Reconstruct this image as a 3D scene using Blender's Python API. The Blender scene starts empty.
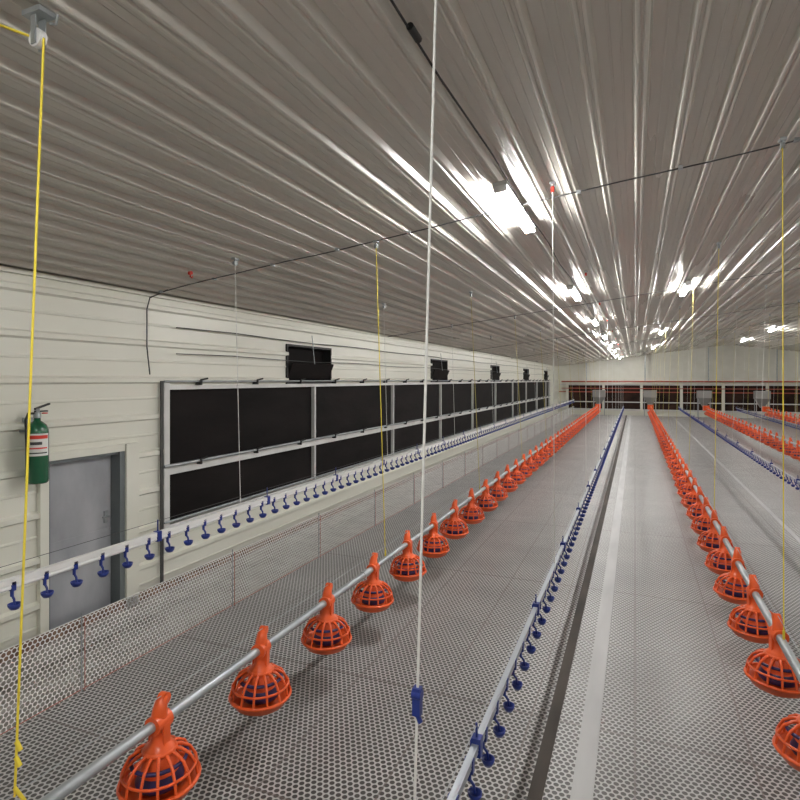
import bpy, math, random
from mathutils import Vector, Matrix
random.seed(3)
S=bpy.context.scene
try:
    S.view_settings.view_transform='Standard'
except Exception: pass
H=2.1; F=566.0; TH=math.atan(235/F); C=math.cos(TH); SN=math.sin(TH)
XL=-4.9; XC=5.15; XR=15.2; ZE=H+0.96; SL=0.122; Y0=-3.0; Y1=40.0
AZ=-0.25
def ceil(x): return ZE+SL*((x-XL) if x<=XC else (XR-x))

# ---------------- materials
def mat(name,col,rough=.5,metal=0,spec=.5,coat=0):
    m=bpy.data.materials.new(name); m.use_nodes=True
    b=m.node_tree.nodes['Principled BSDF']
    b.inputs['Base Color'].default_value=(*col,1); b.inputs['Roughness'].default_value=rough
    b.inputs['Metallic'].default_value=metal
    b.inputs['Specular IOR Level'].default_value=spec
    b.inputs['Coat Weight'].default_value=coat
    return m
def N(m,t,**k):
    n=m.node_tree.nodes.new(t)
    for a,v in k.items(): setattr(n,a,v)
    return n
def L(m,a,b): m.node_tree.links.new(a,b)
def noisy(m,c1,c2,scale=(1,1,1),nscale=3,bump=0,bscale=20,bdist=.01,rough=None):
    b=m.node_tree.nodes['Principled BSDF']
    tc=N(m,'ShaderNodeTexCoord'); mp=N(m,'ShaderNodeMapping'); mp.inputs['Scale'].default_value=scale
    L(m,tc.outputs['Object'],mp.inputs[0])
    n=N(m,'ShaderNodeTexNoise'); n.inputs['Scale'].default_value=nscale; n.inputs['Detail'].default_value=5
    L(m,mp.outputs[0],n.inputs['Vector'])
    r=N(m,'ShaderNodeValToRGB'); r.color_ramp.elements[0].position=.3; r.color_ramp.elements[1].position=.7
    r.color_ramp.elements[0].color=(*c1,1); r.color_ramp.elements[1].color=(*c2,1)
    L(m,n.outputs['Fac'],r.inputs[0]); L(m,r.outputs[0],b.inputs['Base Color'])
    if rough:
        mr=N(m,'ShaderNodeMapRange'); mr.inputs['To Min'].default_value=rough[0]; mr.inputs['To Max'].default_value=rough[1]
        L(m,n.outputs['Fac'],mr.inputs[0]); L(m,mr.outputs[0],b.inputs['Roughness'])
    if bump:
        n2=N(m,'ShaderNodeTexNoise'); n2.inputs['Scale'].default_value=bscale
        L(m,mp.outputs[0],n2.inputs['Vector'])
        bp=N(m,'ShaderNodeBump'); bp.inputs['Strength'].default_value=bump; bp.inputs['Distance'].default_value=bdist
        L(m,n2.outputs['Fac'],bp.inputs['Height']); L(m,bp.outputs[0],b.inputs['Normal'])
    return m
def hexfac(m,p,r,axes='XY'):
    """returns socket: 1 on strand, 0 in hole"""
    tc=N(m,'ShaderNodeTexCoord'); sx=N(m,'ShaderNodeSeparateXYZ'); L(m,tc.outputs['Object'],sx.inputs[0])
    cb=N(m,'ShaderNodeCombineXYZ'); L(m,sx.outputs[axes[0]],cb.inputs[0]); L(m,sx.outputs[axes[1]],cb.inputs[1])
    per=(p,p*1.7320508,1)
    outs=[]
    for off in (0,.5):
        d=N(m,'ShaderNodeVectorMath',operation='DIVIDE'); d.inputs[1].default_value=per; L(m,cb.outputs[0],d.inputs[0])
        a=N(m,'ShaderNodeVectorMath',operation='ADD'); a.inputs[1].default_value=(off,off,0); L(m,d.outputs[0],a.inputs[0])
        f=N(m,'ShaderNodeVectorMath',operation='FRACTION'); L(m,a.outputs[0],f.inputs[0])
        s=N(m,'ShaderNodeVectorMath',operation='SUBTRACT'); s.inputs[1].default_value=(.5,.5,0); L(m,f.outputs[0],s.inputs[0])
        mu=N(m,'ShaderNodeVectorMath',operation='MULTIPLY'); mu.inputs[1].default_value=(per[0],per[1],0); L(m,s.outputs[0],mu.inputs[0])
        ln=N(m,'ShaderNodeVectorMath',operation='LENGTH'); L(m,mu.outputs[0],ln.inputs[0]); outs.append(ln.outputs['Value'])
    mi=N(m,'ShaderNodeMath',operation='MINIMUM'); L(m,outs[0],mi.inputs[0]); L(m,outs[1],mi.inputs[1])
    mr=N(m,'ShaderNodeMapRange'); mr.inputs['From Min'].default_value=r*p*.92; mr.inputs['From Max'].default_value=r*p*1.08
    L(m,mi.outputs[0],mr.inputs[0])
    return mr.outputs[0],sx

M_ceil=noisy(mat('ceiling_painted_steel',(.5,.48,.43),.28,0,.7,.0),(.66,.635,.575),(.72,.695,.64),(1,.05,1),1.2,.08,2,.02,(.24,.31))
M_wall=noisy(mat('cream_siding',(.78,.76,.66),.35),(.74,.735,.65),(.81,.805,.73),(1,.15,1),2,.15,4,.01,(.25,.40))
M_white=mat('white_pvc',(.8,.8,.8),.3)
M_frame=noisy(mat('white_frame',(.7,.7,.68),.4),(.62,.62,.61),(.75,.75,.74),(1,1,1),4)
M_dark=noisy(mat('dark_curtain',(.02,.017,.017),.7,0,.12),(.006,.005,.005),(.014,.011,.011),(1,.3,1),3,.3,8,.02)
M_endc=noisy(mat('brown_end_curtain',(.05,.03,.025),.7,0,.15),(.010,.007,.006),(.05,.024,.018),(1,1,1),1.5)
M_black=mat('black_rubber',(.012,.012,.012),.5)
M_wire=mat('grey_wire',(.06,.06,.06),.5)
M_orange=mat('orange_plastic',(.84,.115,.022),.34)
M_navy=mat('navy_plastic',(.03,.025,.11),.35)
M_blue=mat('blue_plastic',(.015,.035,.23),.3)
M_steel=noisy(mat('galvanised_steel',(.5,.52,.54),.38,.6),(.34,.37,.39),(.48,.51,.53),(1,.5,1),12,0,rough=(.35,.5))
M_alu=mat('aluminium_rail',(.42,.45,.49),.4,.5)
M_yellow=mat('yellow_cord',(.85,.68,.06),.7)
M_cord=mat('white_cord',(.8,.8,.78),.7)
M_olive=mat('tan_cord',(.62,.53,.16),.7)
M_green=mat('green_enamel',(.01,.11,.05),.25,0,.5,.5)
M_red=mat('red_plastic',(.7,.04,.02),.4)
M_rust=mat('red_brown_pipe',(.40,.08,.05),.5)
M_door=noisy(mat('grey_door_paint',(.5,.52,.54),.45),(.30,.31,.34),(.45,.46,.49),(1,1,.5),3,.15,6)
M_doorf=mat('grey_door_frame',(.16,.18,.19),.45)
M_conc=noisy(mat('concrete',(.35,.34,.32),.8),(.26,.25,.23),(.42,.41,.38),(1,1,1),4,.3,30)
M_brown=noisy(mat('rusty_sill',(.2,.1,.06),.7),(.10,.06,.045),(.25,.15,.10),(1,1,1),10)
M_label=mat('white_label',(.8,.8,.78),.4)
M_plank=noisy(mat('grey_plastic_strip',(.5,.5,.5),.45),(.38,.38,.385),(.50,.50,.50),(1,.2,1),6)
M_hop=mat('grey_hopper_steel',(.30,.30,.29),.4,.4)
M_gap=noisy(mat('floor_gap_shade_brown',(.03,.025,.02),.8),(.02,.017,.014),(.07,.055,.045),(1,.3,1),5)  # dark brown with the shade of the floor joint put into the colour
M_tube=bpy.data.materials.new('fluorescent_tube'); M_tube.use_nodes=True
nt=M_tube.node_tree; nt.nodes.remove(nt.nodes['Principled BSDF'])
e=nt.nodes.new('ShaderNodeEmission'); e.inputs[0].default_value=(1,.985,.95,1); e.inputs[1].default_value=205
nt.links.new(e.outputs[0],nt.nodes['Material Output'].inputs[0])

# slatted floor
M_floor=mat('plastic_slat_floor',(.4,.4,.4),.36)
fac,sx=hexfac(M_floor,.036,.385)
b=M_floor.node_tree.nodes['Principled BSDF']
nz=N(M_floor,'ShaderNodeTexNoise'); nz.inputs['Scale'].default_value=1.3; nz.inputs['Detail'].default_value=4
tcf=N(M_floor,'ShaderNodeTexCoord'); L(M_floor,tcf.outputs['Object'],nz.inputs['Vector'])
rp=N(M_floor,'ShaderNodeValToRGB'); rp.color_ramp.elements[0].position=.3; rp.color_ramp.elements[1].position=.7
rp.color_ramp.elements[0].color=(.44,.435,.435,1); rp.color_ramp.elements[1].color=(.58,.575,.57,1); L(M_floor,nz.outputs['Fac'],rp.inputs[0])
mx=N(M_floor,'ShaderNodeMix',data_type='RGBA'); L(M_floor,fac,mx.inputs['Factor']); mx.inputs['A'].default_value=(.065,.06,.057,1); L(M_floor,rp.outputs[0],mx.inputs['B'])  # dark A colour paints the shade under the holes; the slab is solid
def seam(sock,per,w):
    a=N(M_floor,'ShaderNodeMath',operation='PINGPONG'); a.inputs[1].default_value=per/2; L(M_floor,sock,a.inputs[0])
    c=N(M_floor,'ShaderNodeMath',operation='LESS_THAN'); c.inputs[1].default_value=w; L(M_floor,a.outputs[0],c.inputs[0]); return c.outputs[0]
s1=seam(sx.outputs['Y'],1.2,.008); s2=seam(sx.outputs['X'],.6,.006)
ms=N(M_floor,'ShaderNodeMath',operation='MAXIMUM'); L(M_floor,s1,ms.inputs[0]); L(M_floor,s2,ms.inputs[1])
mm=N(M_floor,'ShaderNodeMath',operation='MULTIPLY'); mm.inputs[1].default_value=.6; L(M_floor,ms.outputs[0],mm.inputs[0])
mx2=N(M_floor,'ShaderNodeMix',data_type='RGBA'); L(M_floor,mm.outputs[0],mx2.inputs['Factor']); L(M_floor,mx.outputs['Result'],mx2.inputs['A']); mx2.inputs['B'].default_value=(.14,.11,.10,1)
L(M_floor,mx2.outputs['Result'],b.inputs['Base Color'])
bp=N(M_floor,'ShaderNodeBump'); bp.inputs['Strength'].default_value=.5; bp.inputs['Distance'].default_value=.004; L(M_floor,fac,bp.inputs['Height']); L(M_floor,bp.outputs[0],b.inputs['Normal'])
# netting
M_net=mat('plastic_netting',(.80,.79,.79),.45)
fac,_=hexfac(M_net,.032,.415,'YZ')
L(M_net,fac,M_net.node_tree.nodes['Principled BSDF'].inputs['Alpha'])

# ---------------- mesh builder
class MB:
    def __init__(s): s.v=[];s.f=[];s.m=[];s.sm=[];s.mats=[]
    def mi(s,m):
        if m not in s.mats: s.mats.append(m)
        return s.mats.index(m)
    def add(s,vs,fs,m,smooth=False):
        o=len(s.v); s.v+= [tuple(v) for v in vs]
        i=s.mi(m)
        for f in fs: s.f.append([a+o for a in f]); s.m.append(i); s.sm.append(smooth)
    def box(s,a,b,m,bev=0):
        x0,y0,z0=a;x1,y1,z1=b
        vs=[(x0,y0,z0),(x1,y0,z0),(x1,y1,z0),(x0,y1,z0),(x0,y0,z1),(x1,y0,z1),(x1,y1,z1),(x0,y1,z1)]
        s.add(vs,[(0,3,2,1),(4,5,6,7),(0,1,5,4),(1,2,6,5),(2,3,7,6),(3,0,4,7)],m)
    def tube(s,pts,r,m,n=8,caps=True):
        pts=[Vector(p) for p in pts]; k=len(pts); rs=r if isinstance(r,(list,tuple)) else [r]*k
        vs=[];fs=[]; up=None
        for i,p in enumerate(pts):
            t=(pts[min(i+1,k-1)]-pts[max(i-1,0)]).normalized()
            if up is None:
                up=Vector((0,0,1)) if abs(t.z)<.9 else Vector((1,0,0))
            a=t.cross(up).normalized(); bb=a.cross(t).normalized(); up=bb
            for j in range(n):
                q=2*math.pi*j/n; vs.append(p+(a*math.cos(q)+bb*math.sin(q))*rs[i])
        for i in range(k-1):
            for j in range(n):
                j2=(j+1)%n; fs.append((i*n+j,i*n+j2,(i+1)*n+j2,(i+1)*n+j))
        s.add(vs,fs,m,True)
        if caps: s.add(vs[:n],[tuple(range(n))],m); s.add(vs[-n:],[tuple(range(n-1,-1,-1))],m)
    def lathe(s,prof,m,n=24,c=(0,0,0)):
        vs=[];fs=[]
        for r,z in prof:
            for j in range(n):
                q=2*math.pi*j/n; vs.append((c[0]+r*math.cos(q),c[1]+r*math.sin(q),c[2]+z))
        for i in range(len(prof)-1):
            for j in range(n):
                j2=(j+1)%n; fs.append((i*n+j,i*n+j2,(i+1)*n+j2,(i+1)*n+j))
        s.add(vs,fs,m,True)
    def ring(s,R,r,z,m,n=28,k=6,c=(0,0)):
        vs=[];fs=[]
        for i in range(n):
            a=2*math.pi*i/n
            for j in range(k):
                q=2*math.pi*j/k; rr=R+r*math.cos(q); vs.append((c[0]+rr*math.cos(a),c[1]+rr*math.sin(a),z+r*math.sin(q)))
        for i in range(n):
            for j in range(k):
                i2=(i+1)%n;j2=(j+1)%k; fs.append((i*k+j,i2*k+j,i2*k+j2,i*k+j2))
        s.add(vs,fs,m,True)
    def mesh(s,name):
        me=bpy.data.meshes.new(name); me.from_pydata(s.v,[],s.f)
        for m in s.mats: me.materials.append(m)
        for p,i,sm in zip(me.polygons,s.m,s.sm): p.material_index=i; p.use_smooth=sm
        me.update(); return me
    def obj(s,name,parent=None,loc=(0,0,0)):
        return inst(s.mesh(name),name,loc,parent)
def inst(me,name,loc=(0,0,0),parent=None):
    o=bpy.data.objects.new(name,me); S.collection.objects.link(o); o.location=loc
    if parent: o.parent=parent
    return o
def empty(name,loc=(0,0,0)):
    o=bpy.data.objects.new(name,None); S.collection.objects.link(o); o.location=loc; o.empty_display_size=.1; return o

# ---------------- room shell
RD=.036
def ceil_profile():
    P=.237; pts=[]; x=XL
    pr=[(0,0),(.047,0),(.050,-.0025),(.057,-.0025),(.060,0),(.096,0),(.099,-.0025),(.106,-.0025),(.109,0),(.148,0),(.165,-.034),(.173,-.036),(.180,-.034),(.184,-.027),(.196,-.027),(.200,-.034),(.207,-.036),(.215,-.034),(.232,0)]
    while x<XR:
        for a,d in pr:
            if x+a<=XR: pts.append((x+a,ceil(x+a)+d))
        x+=P
    pts.append((XR,ceil(XR))); return pts
pp=ceil_profile(); mb=MB(); vs=[];fs=[]
ys=[Y0+ (Y1-Y0)*i/9 for i in range(10)]
for y in ys:
    for x,z in pp: vs.append((x,y,z))
n=len(pp)
for k in range(len(ys)-1):
    for i in range(n-1): fs.append((k*n+i,(k+1)*n+i,(k+1)*n+i+1,k*n+i+1))
mb.add(vs,fs,M_ceil); 
mb.add([(XL,Y0,ZE+.15),(XC,Y0,ceil(XC)+.15),(XR,Y0,ZE+.15),(XL,Y1,ZE+.15),(XC,Y1,ceil(XC)+.15),(XR,Y1,ZE+.15)],[(0,1,4,3),(1,2,5,4)],M_frame)
mb.obj('ceiling')

P=.40
def wprof(z0,z1):
    pts=[(0,z0)]; z=math.floor((z0-AZ)/P)*P+AZ
    while z<z1:
        for a,d in [(0,0),(.14,0),(.148,.010),(.162,.010),(.170,0),(.310,0),(.328,.040),(.370,.040),(.388,0)]:
            if z0+.001<z+a<z1-.001: pts.append((d,z+a))
        z+=P
    pts.append((0,z1)); return pts
def siding(mb,x,sg,ya,yb,z0,z1,m):
    pr=wprof(z0,z1); vs=[(x+sg*d,ya,z) for d,z in pr]+[(x+sg*d,yb,z) for d,z in pr]; n=len(pr)
    mb.add(vs,[(i,i+1,n+i+1,n+i) for i in range(n-1)],m)
vents=[(7.3+6.6*k,8.6+6.6*k) for k in range(5)]
CY0,CY1=4.85,36.0; CZ0,CZ1=H-1.69,H-.06
DY0,DY1,DZ=3.48,4.3,H-.73
mb=MB()
VZ0,VZ1=H-.03,H+.52
siding(mb,XL,1,Y0,DY0,AZ,ZE,M_wall)
siding(mb,XL,1,DY0,DY1,DZ,ZE,M_wall)
siding(mb,XL,1,DY1,CY0,AZ,ZE,M_wall)
siding(mb,XL,1,CY0,CY1,AZ,CZ0,M_wall)
siding(mb,XL,1,CY0,CY1,VZ1,ZE,M_wall)
siding(mb,XL,1,CY1,Y1,AZ,ZE,M_wall)
yy=CY0
for a,bb in vents:
    siding(mb,XL,1,yy,a,CZ1,VZ1,M_wall); siding(mb,XL,1,a,bb,CZ1,VZ0,M_wall); yy=bb
siding(mb,XL,1,yy,CY1,CZ1,VZ1,M_wall)
mb.box((XL-.2,Y0,AZ),(XL-.17,Y1,ZE+.1),M_black)
mb.box((XL-.17,Y0,ZE),(XL,Y1,ZE+.12),M_wall)
mb.obj('wall_left')
mb=MB(); siding(mb,XR,-1,Y0,Y1,AZ,ZE,M_wall); mb.box((XR+.01,Y0,AZ),(XR+.1,Y1,ZE+.1),M_wall); mb.obj('wall_right')
def gable(name,y,t,m):
    mb=MB(); v=[(XL,y,AZ),(XR,y,AZ),(XR,y,ZE+.1),(XC,y,ceil(XC)+.1),(XL,y,ZE+.1)]
    v2=[(a,y+t,c) for a,_,c in v]
    mb.add(v+v2,[(0,1,2,3,4),(9,8,7,6,5)],m); mb.obj(name)
gable('wall_back',Y1,.1,M_wall)
gable('wall_front',Y0,-.1,M_wall)
mb=MB(); mb.box((XL+.0,Y0,ZE-.05),(XL+.05,Y1,ZE-.01),M_wall); mb.box((XL+.041,Y0,AZ),(XL+.07,Y1,AZ+.10),M_brown); mb.obj('trim_1')

# floors
XF=-3.45; YE=36.2
mb=MB(); mb.box((XF,Y0+.3,-.05),(XR+-1.6,YE,0),M_floor); mb.obj('floor')
mb=MB(); mb.box((XL-.2,Y0,AZ-.1),(XR+.1,Y1,AZ),M_conc); mb.obj('floor_aisle')
mb=MB()
for i in range(12):
    y=Y0+1+i*3.2
    for x in (XF+.12,-.9,2.1,5.1,8,11,13.3): mb.box((x-.04,y,AZ),(x+.04,y+.08,-.05),M_conc)
mb.box((XF,Y0+.3,-.12),(XF+.05,YE,-.05),M_frame)
mb.obj('floor_support')
mb=MB()
mb.box((-.30,Y0+.3,0),(-.195,YE,.007),M_plank)
mb.box((1.95,Y0+.3,0),(2.01,YE,.007),M_plank)
mb.obj('floor_joint_strip')
mb=MB(); mb.box((-.50,Y0+.3,0),(-.43,YE,.004),M_gap); mb.obj('floor_gap_shade')  # flat dark strip on the slats, painted shade of a joint

# ---------------- left wall curtain windows
cw=empty('window_1'); 
mb=MB(); X=XL
mb.box((X-.06,CY0,CZ0),(X-.04,CY1,CZ1),M_dark); mb.obj('dark_curtain',cw)
mb=MB()
zm=H-1.04
mb.box((X-.05,CY0,CZ1-.05),(X+.035,CY1,CZ1+.0),M_frame)
mb.box((X-.05,CY0,zm-.035),(X+.03,CY1,zm+.05),M_frame)
mb.box((X-.05,CY0,CZ0-.01),(X+.035,CY1,CZ0+.05),M_frame)
mb.box((X-.05,CY0-.02,CZ0-.25),(X+.045,CY0+.06,CZ1+.03),M_frame)
y=8.1; 
while y<CY1: mb.box((X-.04,y-.022,CZ0),(X+.02,y+.022,CZ1),M_frame); y+=3.3
mb.box((X-.05,CY1-.05,CZ0),(X+.035,CY1,CZ1),M_frame)
mb.box((X+.041,CY0-.08,AZ),(X+.06,CY0-.045,CZ1+.05),M_wire)
mb.obj('frame',cw)
mb=MB()
for z,rr in ((CZ1+.045,.012),(zm+.075,.018),(CZ0+.1,.012)):
    mb.tube([(X+.07,CY0-.05,z),(X+.07,CY1,z)],rr,M_steel,8)
y=CY0+.5
while y<CY1:
    for z in (CZ1+.03,zm+.06):
        mb.box((X+.01,y,z-.03),(X+.10,y+.02,z+.03),M_black)
        mb.tube([(X+.09,y,z+.03),(X+.12,y+.09,z+.05)],.012,M_black,6)
    y+=1.1
mb.obj('curtain_rod_and_brackets',cw)

# vents
for a,bb in vents:
    e0=empty('window_%d'%(vents.index((a,bb))+2),(XL,a,VZ0))
    w=bb-a; h=VZ1-VZ0
    mb=MB(); mb.box((-.15,0,0),(-.13,w,h),M_dark)
    for q in ((-.13,-.03,-.03,.03,0,h+.03),(-.13,w,-.03,.03,w+.03,h+.03)): 
        mb.box((q[0],q[1],q[2]),(q[3],q[4],q[5]),M_black)
    mb.box((-.13,0,-.03),(.03,w,0),M_black); mb.box((-.13,0,h),(.03,w,h+.03),M_black)
    mb.obj('inlet_frame',e0)
    mb=MB()
    mb.add([(0,.02,.05),(0,w-.02,.05),(.10,w-.02,h*.52),(.10,.02,h*.52),(.0,.02,.07),(.0,w-.02,.07),(.09,w-.02,h*.52+.015),(.09,.02,h*.52+.015)],
      [(0,1,2,3),(7,6,5,4),(0,3,7,4),(1,5,6,2),(3,2,6,7)],M_dark)
    mb.tube([(.10,w*.5,h*.52),(.05,w*.5,h+.2)],.006,M_steel,6)
    mb.obj('inlet_flap',e0)

# wall cables
mb=MB()
for z,rr in ((H+.60,.007),(H+.30,.006)): 
    pts=[(XL+.055,5+i*1.0,z+.012*math.sin(i*1.7)) for i in range(32)]
    mb.tube(pts,rr,M_wire,6)
mb.tube([(XL+.3,4.62,ZE-.0),(XL+.05,4.62,ZE-.07),(XL+.05,4.58,ZE-.2),(XL+.05,4.58,ZE-.6),(XL+.05,4.62,ZE-.9)],.007,M_wire,6)
mb.obj('electrical_cable')
mb=MB(); q=(-3.9,4.2,ceil(-3.9)-RD-.01)
mb.tube([(q[0]-.015,q[1],q[2]-.02),(q[0]+.015,q[1],q[2]-.02)],.018,M_red,12); mb.tube([q,(q[0],q[1],q[2]-.06)],.006,M_red,6); mb.tube([(q[0],q[1],q[2]-.05),(q[0]+.02,q[1],q[2]-.07),(q[0]+.03,q[1],q[2]-.05)],.005,M_red,6)
mb.obj('red_ceiling_hook')

# door
de=empty('door_1',(XL,DY0,AZ)); w=DY1-DY0; h=DZ-AZ
mb=MB(); mb.box((-.16,0,0),(.02,.03,h),M_doorf); mb.box((-.16,w-.06,0),(.045,w,h),M_doorf); mb.box((-.16,.03,h-.03),(.02,w-.06,h),M_doorf); mb.box((-.16,0,0),(.04,w,.04),M_doorf); mb.obj('door_frame',de)
mb=MB(); mb.box((-.12,.035,.045),(-.08,w-.065,h-.035),M_door)
mb.box((-.08,.035,h*.5),(-.076,w-.065,h*.5+.03),M_door); mb.obj('door_leaf',de)
mb=MB(); mb.box((-.08,w-.15,.90),(-.065,w-.11,1.02),M_steel); mb.tube([(-.066,w-.13,.97),(-.03,w-.13,.97),(-.03,w-.20,.97)],.01,M_steel,8)
mb.obj('door_handle',de)
mb=MB()
mb.box((XL,DY0-.08,AZ),(XL+.05,DY0,DZ+.07),M_wall); mb.box((XL,DY1,AZ),(XL+.07,DY1+.16,DZ+.07),M_wall)
mb.box((XL,DY0,DZ),(XL+.05,DY1,DZ+.07),M_wall)
mb.obj('trim_2')

# ---------------- fire extinguisher
fe=empty('fire_extinguisher',(XL+.15,3.3,H-.886))
mb=MB(); R=.088
mb.lathe([(0,0),(R*.85,0),(R*.97,.012),(R,.03),(R,.43),(R*.96,.465),(R*.8,.50),(R*.5,.525),(.028,.535),(.024,.57),(0,.57)],M_green,28)
mb.obj('cylinder_body',fe)
mb=MB()
def arc(r,z0,z1,a0,a1,m,n=12):
    vs=[];fs=[]
    for i in range(n+1):
        a=a0+(a1-a0)*i/n; vs+=[(r*math.cos(a),r*math.sin(a),z0),(r*math.cos(a),r*math.sin(a),z1)]
    for i in range(n): fs.append((2*i,2*i+2,2*i+3,2*i+1))
    mb.add(vs,fs,m,True)
arc(R+.002,.24,.43,-1.5,.5,M_label); arc(R+.003,.385,.415,-1.4,.4,M_red); arc(R+.003,.30,.312,-1.3,.3,M_red); arc(R+.003,.26,.27,-1.3,.3,M_black)
arc(R+.003,.335,.36,-1.2,-.2,M_wire)
mb.obj('label',fe)
mb=MB()
mb.lathe([(.03,.56),(.03,.60),(.02,.61),(.02,.64),(0,.64)],M_steel,14)
mb.add([(-.012,-.02,.63),(.012,-.02,.63),(.012,.11,.67),(-.012,.11,.67),(-.012,-.02,.645),(.012,-.02,.645),(.012,.11,.685),(-.012,.11,.685)],[(0,1,2,3),(7,6,5,4),(0,4,5,1),(1,5,6,2),(2,6,7,3),(3,7,4,0)],M_black)
mb.box((-.012,-.02,.61),(.012,.09,.622),M_black)
mb.tube([(0,-.02,.60),(0,-.08,.60),(.02,-.112,.55),(.03,-.115,.40),(.03,-.105,.25),(.02,-.10,.15)],.010,M_black,8)
mb.ring(.02,.005,.60,M_red,12,5,(.04,.04))
mb.obj('valve_and_hose',fe)
mb=MB(); mb.box((-.15,-.03,.50),(-.09,.03,.56),M_steel); mb.box((-.10,-.09,.44),(-.08,.09,.46),M_steel); mb.obj('wall_bracket',fe)

# ---------------- feeder
def feeder_mesh():
    mb=MB()
    mb.lathe([(0,-.325),(.10,-.325),(.140,-.305),(.165,-.262),(.172,-.258),(.170,-.252),(.158,-.256),(.135,-.292),(.10,-.308),(.03,-.30),(0,-.285)],M_orange,28)
    mb.ring(.168,.010,-.256,M_orange,28,6)
    n=14
    for i in range(n):
        a=2*math.pi*i/n; c,s=math.cos(a),math.sin(a)
        mb.tube([(r*c,r*s,z) for r,z in ((.055,-.120),(.093,-.128),(.130,-.153),(.153,-.195),(.165,-.25))],[.0095,.0085,.0075,.007,.007],M_orange,5,False)
    mb.ring(.156,.007,-.200,M_orange,28,5)
    mb.ring(.064,.013,-.120,M_orange,20,5)
    mb.lathe([(.056,-.13),(.068,-.15),(.080,-.195),(.085,-.21)],M_orange,20)
    mb.lathe([(.085,-.21),(.104,-.245),(.10,-.265),(.06,-.27)],M_navy,20)
    mb.ring(.117,.009,-.160,M_navy,24,6)
    mb.lathe([(.072,-.128),(.070,-.110),(.052,-.096),(.038,-.075),(.032,-.03),(.034,.0),(.036,.03)],M_orange,18)
    mb.tube([(0,-.045,0),(0,.045,0)],.042,M_orange,16)
    mb.tube([(0,0,.02),(.0,.004,.055),(.0,.016,.085),(0,.034,.098)],[.036,.032,.027,.022],M_orange,12)
    mb.tube([(-.018,.03,.092),(.018,.03,.092)],.026,M_orange,14)
    for sx_ in (-1,1): mb.box((sx_*.038-.006,-.02,-.09),(sx_*.038+.006,.02,.0),M_orange)
    return mb.mesh('feeder_pan')
FM=feeder_mesh()
HP=H-1.54
def feeding_line(x,ys,yend=34.5,sp=.752):
    p=empty('feeding_line',(x,0,HP))
    mb=MB(); mb.tube([(0,-2.4,0),(0,yend,0)],.024,M_steel,12)
    y=-2
    while y<yend: mb.tube([(0,y,0),(0,y+.09,0)],.029,M_steel,12); y+=3.0
    mb.tube([(0,-2.4,.11),(0,yend,.11)],.002,M_steel,5)
    mb.box((-.15,yend,-.12),(.15,yend+.35,.15),M_orange); mb.tube([(0,yend+.3,.02),(0,yend+.7,.02)],.09,M_steel,14)
    mb.obj('auger_pipe',p)
    y=ys;k=1
    while y<yend-.2:
        o=inst(FM,'feeder_pan_%d'%k,(0,y,0),p); o.rotation_euler=(random.uniform(-.02,.02),random.uniform(-.03,.03),random.uniform(-.25,.25)); y+=sp;k+=1
for x,ys,sp in ((-1.98,1.94-.752*4,.752),(.80,3.28-.74*6,.742),(3.56,-.6,.75),(6.33,-.4,.75),(9.1,-.2,.75)): feeding_line(x,ys,34.5,sp)

# ---------------- drinking lines
def nipple_mesh(k):
    mb=MB()
    mb.box((-.018,-.013,-.022),(.018,.013,.03),M_blue)
    mb.tube([(0,0,-.02),(0,0,-.055)],.008*k,M_blue,8)
    mb.tube([(0,0,-.05),(.018,0,-.07),(.022,0,-.10)],.006*k,M_blue,6)
    mb.lathe([(0,-.125),(.018*k,-.125),(.027*k,-.108),(.029*k,-.094),(.026*k,-.094),(.022*k,-.108),(0,-.114)],M_blue,14,(.022,0,0))
    return mb.mesh('drinker_cup')
NM=nipple_mesh(1.0); NW=nipple_mesh(1.25)
def drinking_line(x,z,y0,sp,white=False,yend=34.5):
    p=empty('drinking_line',(x,0,z)); mb=MB()
    if white:
        mb.tube([(0,-2.4,0),(0,yend,0)],.016,M_white,10); mb.box((-.018,-2.4,.014),(.018,yend,.05),M_white)
        top=.13
        mb.tube([(0,-2.4,top),(0,yend,top)],.002,M_wire,5)
    else:
        mb.tube([(0,-2.4,0),(0,yend,0)],.013,M_alu,10); mb.box((-.014,-2.4,.012),(.014,yend,.034),M_alu)
        top=.10
        mb.tube([(0,-2.4,top),(0,yend,top)],.002,M_steel,5)
    y=y0+sp/2; k=0
    while y<yend:
        if k%7==3:
            mb.box((-.022,y-.02,-.02),(.022,y+.02,.055),M_blue); mb.tube([(0,y,.05),(0,y,top+.01)],.005,M_blue,6)
        y+=sp;k+=1
    mb.obj('water_pipe',p)
    y=y0;k=1
    while y<yend:
        inst(NW if white else NM,'drinker_cup_%d'%k,(0,y,0),p); y+=sp;k+=1
drinking_line(-.60,H-1.515,-1.5,.215)
drinking_line(-3.30,H-1.185,-1.56,.195,True)
drinking_line(2.2,H-1.5,-1.5,.25)
drinking_line(4.94,H-1.5,-1.5,.25)

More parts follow.
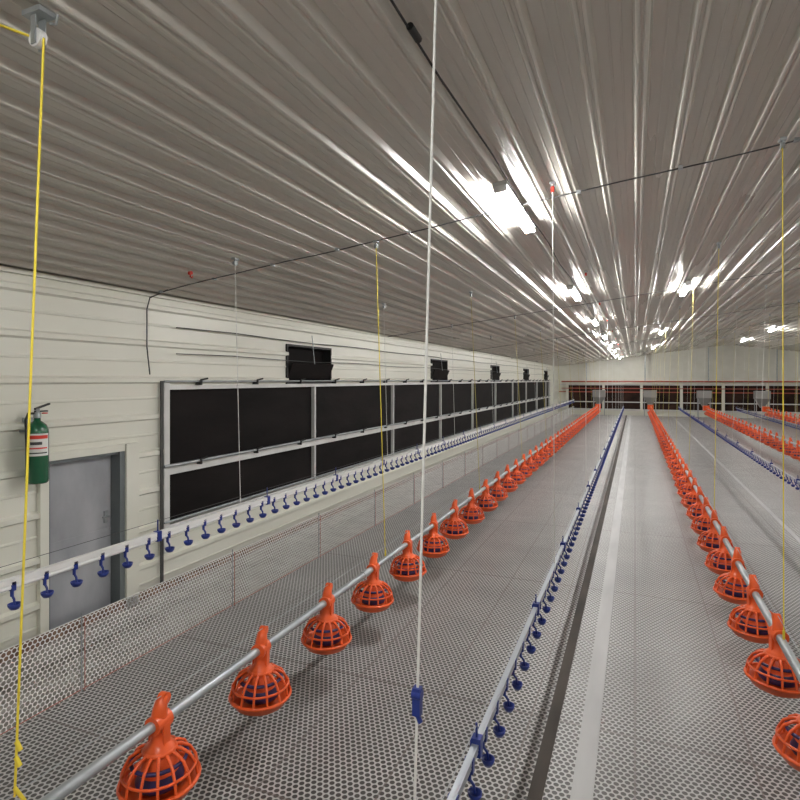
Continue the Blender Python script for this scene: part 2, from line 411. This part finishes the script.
# ---------------- strings + pulleys
def hoist(name,top,bot,m,r=.004,hook=M_steel,red=False,clip=None):
    p=empty(name,top); T=Vector(top); B=Vector(bot)-T
    mb=MB(); mb.tube([(0,0,-.05),tuple(B)],r,m,6); mb.tube([(0,0,0),(0,0,-.06)],.008,M_steel,6)
    mb.tube([tuple(B+Vector((0,0,.05))),tuple(B+Vector((0,0,-.0)))],r*2,m,6)
    mb.obj('cord',p)
    mb=MB(); mb.box((-.02,-.03,-.01),(.02,.03,.008),M_steel)
    mb.tube([(-.012,0,-.04),(.012,0,-.04)],.022,M_steel if not red else M_red,12)
    mb.obj('hook',p)
    if clip:
        q=B*clip; mb=MB(); mb.box((q.x-.012,q.y-.012,q.z-.05),(q.x+.012,q.y+.012,q.z+.03),M_blue); mb.tube([(q.x-.014,q.y,q.z+.01),(q.x+.014,q.y,q.z+.01)],.016,M_blue,10); mb.tube([(q.x,q.y,q.z-.05),(q.x+.010,q.y,q.z-.07)],.008,M_blue,6); mb.obj('cord_clip',p)
def cz(x): return ceil(x)-RD-.01
ye=empty('pulley_and_cord',(-1.925,1.34,cz(-1.925)))
mb=MB(); B=Vector((-1.98,1.296,H-1.44))-Vector(ye.location)
mb.tube([(0.03,.0,-.09),tuple(B)],.0045,M_yellow,6); mb.tube([(-.03,-.01,-.075),(-.63,-1.8,-.13)],.0045,M_yellow,6)
mb.tube([tuple(B+Vector((0,0,.03))),tuple(B+Vector((.02,.02,-.02))),tuple(B+Vector((0,0,-.06)))],.007,M_yellow,6)
for q in (.93,.95): 
    k=B*q; mb.tube([tuple(k),tuple(k+Vector((.015,.005,-.03)))],.008,M_yellow,6)
mb.obj('yellow_cord',ye)
mb=MB(); 
mb.tube([(0,-.012,-.085),(0,.012,-.085)],.032,M_white,18); mb.tube([(0,-.02,-.085),(0,.02,-.085)],.010,M_steel,10)
mb.box((-.018,.014,-.12),(.018,.018,-.01),M_steel); mb.box((-.012,-.018,-.11),(.012,-.014,-.01),M_steel); mb.box((-.04,-.03,-.012),(.05,.03,.006),M_steel)
mb.tube([(0.02,.03,-.02),(.05,.03,-.03),(.06,.03,.0)],.005,M_steel,6)
mb.obj('pulley',ye)
k=1
while k<11:
    yt=1.44+3.2*k; hoist('feeder_hoist_cord',(-2.16,yt,cz(-2.16)),(-1.98,yt-.2,HP+.03),M_yellow if k<2 else M_olive,.0035)
    k+=1
for k in range(-1,10):
    yt=4.52+3.15*k
    hoist('feeder_hoist_cord',(.92,yt,cz(.92)),(.80,yt-.62,HP+.03),M_yellow if k<2 else M_olive,.0035)
for k in range(0,11):
    yt=1.54+3.16*k; yq=yt-(.42 if k==1 else 0)
    xt=-.52 if k==0 else (-.56 if k==1 else -.6)
    hoist('drinker_hoist_cord',(xt,yq,cz(xt)),(-.60,yt,H-1.48),M_cord,.004 if k==0 else .0035,red=(k>0),clip=(.81 if k==0 else None))
for k in range(0,10):
    yt=4.18+3.3*k
    hoist('drinker_hoist_cord',(-3.36,yt,cz(-3.36)),(-3.30,yt,H-1.12),M_cord,.003)
for x in (2.2,4.94):
    for k in range(0,9):
        yt=6+3.3*k; hoist('drinker_hoist_cord',(x+.1,yt,cz(x+.1)),(x,yt,H-1.46),M_cord,.003)
for x in (3.56,6.33,9.1):
    for k in range(0,9):
        yt=7+3.2*k; hoist('feeder_hoist_cord',(x+.15,yt,cz(x+.15)),(x,yt-.5,HP+.03),M_olive,.0035)

# overhead wires
mb=MB()
for yc in (4.60,):
    pts=[]; x=XL+.3
    while x<12: pts.append((x,yc+.02*math.sin(x*2.1),ceil(x)-RD-.006-.006*abs(math.sin(x*3)))); x+=.3
    mb.tube(pts,.0055,M_wire,6)
    x=XL+.23
    while x<12: mb.box((x-.015,yc-.02,ceil(x)-RD-.02),(x+.015,yc+.02,ceil(x)-RD+.002),M_steel); x+=.711
for yc in (11.0,17.4,24.0):
    mb.tube([(XL+.05,yc,ceil(XL)-RD-.006),(XC,yc,ceil(XC)-RD-.006)],.006,M_wire,6)
pts=[(-.83+.01*math.sin(i*1.3),-2+i*.5,ceil(-.83)-RD-.006-.014*abs(math.sin(i*.8))) for i in range(78)]
mb.tube(pts,.006,M_black,6); mb.tube([(-.83,2.1,ceil(-.8)-RD-.012),(-.83,2.2,ceil(-.8)-RD-.012)],.016,M_black,10)
mb.obj('overhead_wire')

# ---------------- fluorescent lamps
mbh=MB(); mbh.box((-.05,-.62,-.035),(.05,.62,.0),M_frame)
mbh.box((-.045,-.62,-.075),(.045,-.595,-.03),M_white); mbh.box((-.045,.595,-.075),(.045,.62,-.03),M_white)
LH=mbh.mesh('lamp_batten')
mbt=MB()
for a in (-.026,.026): mbt.tube([(a,-.595,-.058),(a,.595,-.058)],.016,M_tube,12)
LT=mbt.mesh('lamp_tube')
def lamp(x,y):
    p=empty('fluorescent_lamp',(x,y,ceil(x)-RD-.002)); p.rotation_euler.y=-math.atan(SL) if x<XC else math.atan(SL)
    inst(LH,'batten',(0,0,0),p); inst(LT,'tube',(0,0,0),p)
for k in range(9): lamp(-.89,-.15+4.75*k)
for y in (11.0,20.5,30.0): lamp(.80,y)
for k in range(6): lamp(5.3,.5+6.8*k); lamp(10.5,.5+6.8*k)

# ---------------- fence netting
fn=empty('netting_fence',(XF,0,0))
mb=MB(); mb.add([(0,Y0+.3,0),(0,YE,0),(0,YE,.50),(0,Y0+.3,.50)],[(0,1,2,3)],M_net); mb.obj('netting',fn)
mb=MB(); mb.tube([(0,Y0+.3,.5),(0,YE,.5)],.003,M_cord,5); mb.tube([(0,Y0+.3,.012),(0,YE,.012)],.003,M_rust,5)
y=-.4
while y<YE: mb.tube([(0.006,y,0),(.006,y,.53)],.005,M_steel,6); mb.tube([(.012,y+.02,0),(.012,y+.02,.5)],.0025,M_rust,5); y+=1.55
mb.obj('fence_posts',fn)

# ---------------- end wall equipment
eq=empty('window_7',(0,Y1,0)); mb=MB()
mb.box((-4.2,-.06,.2),(14.4,-.02,1.75),M_endc)
for i in range(9):
    x=-4.25+i*2.32; mb.box((x-.08,-.16,AZ),(x+.08,-.02,2.1),M_wall)
mb.box((-4.8,-.12,1.75),(15.1,-.03,1.84),M_frame); mb.box((-4.8,-.12,1.28),(15.1,-.03,1.34),M_rust)
mb.box((-4.8,-.12,.62),(15.1,-.03,.68),M_frame)
mb.box((-4.8,-.1,.1),(15.1,-.03,.2),M_frame)
mb.obj('end_curtain_frame',eq)
mb=MB(); mb.tube([(-4.6,Y1-.35,2.0),(15,Y1-.35,2.0)],.045,M_rust,8); mb.tube([(-4.6,Y1-.35,1.55),(15,Y1-.35,1.55)],.025,M_rust,8)
for i in range(5):
    x=-3+i*3.6; mb.tube([(x,Y1-.35,2.0),(x,Y1-.35,ceil(x)-.05)],.04,M_steel,6)
mb.obj('supply_pipe')
for i,x in enumerate((-1.98,.8,3.56,6.33,9.1)):
    p=empty('feed_hopper',(x,35.7,0)); mb=MB()
    mb.add([(-.35,-.3,1.5),(.35,-.3,1.5),(.35,.3,1.5),(-.35,.3,1.5),(-.35,-.3,1.1),(.35,-.3,1.1),(.35,.3,1.1),(-.35,.3,1.1),(-.08,-.08,.6),(.08,-.08,.6),(.08,.08,.6),(-.08,.08,.6)],
     [(0,1,5,4),(1,2,6,5),(2,3,7,6),(3,0,4,7),(4,5,9,8),(5,6,10,9),(6,7,11,10),(7,4,8,11),(0,3,2,1)],M_hop); mb.obj('hopper_body',p)
    mb=MB()
    for a in (-.3,.3):
        for c in (-.26,.26): mb.tube([(a,c,0),(a,c,1.1)],.018,M_steel,6)
    mb.obj('hopper_legs',p)

# ---------------- camera
cd=bpy.data.cameras.new('camera'); cam=bpy.data.objects.new('camera',cd); S.collection.objects.link(cam)
cam.location=(0,0,H); cam.rotation_euler=(math.pi/2,0,TH); cd.sensor_width=36; cd.lens=F/800*36; cd.shift_y=-20/800; cd.clip_start=.05; cd.clip_end=200
S.camera=cam
w=bpy.data.worlds.new('world'); S.world=w; w.use_nodes=True; w.node_tree.nodes['Background'].inputs[0].default_value=(.02,.02,.02,1)
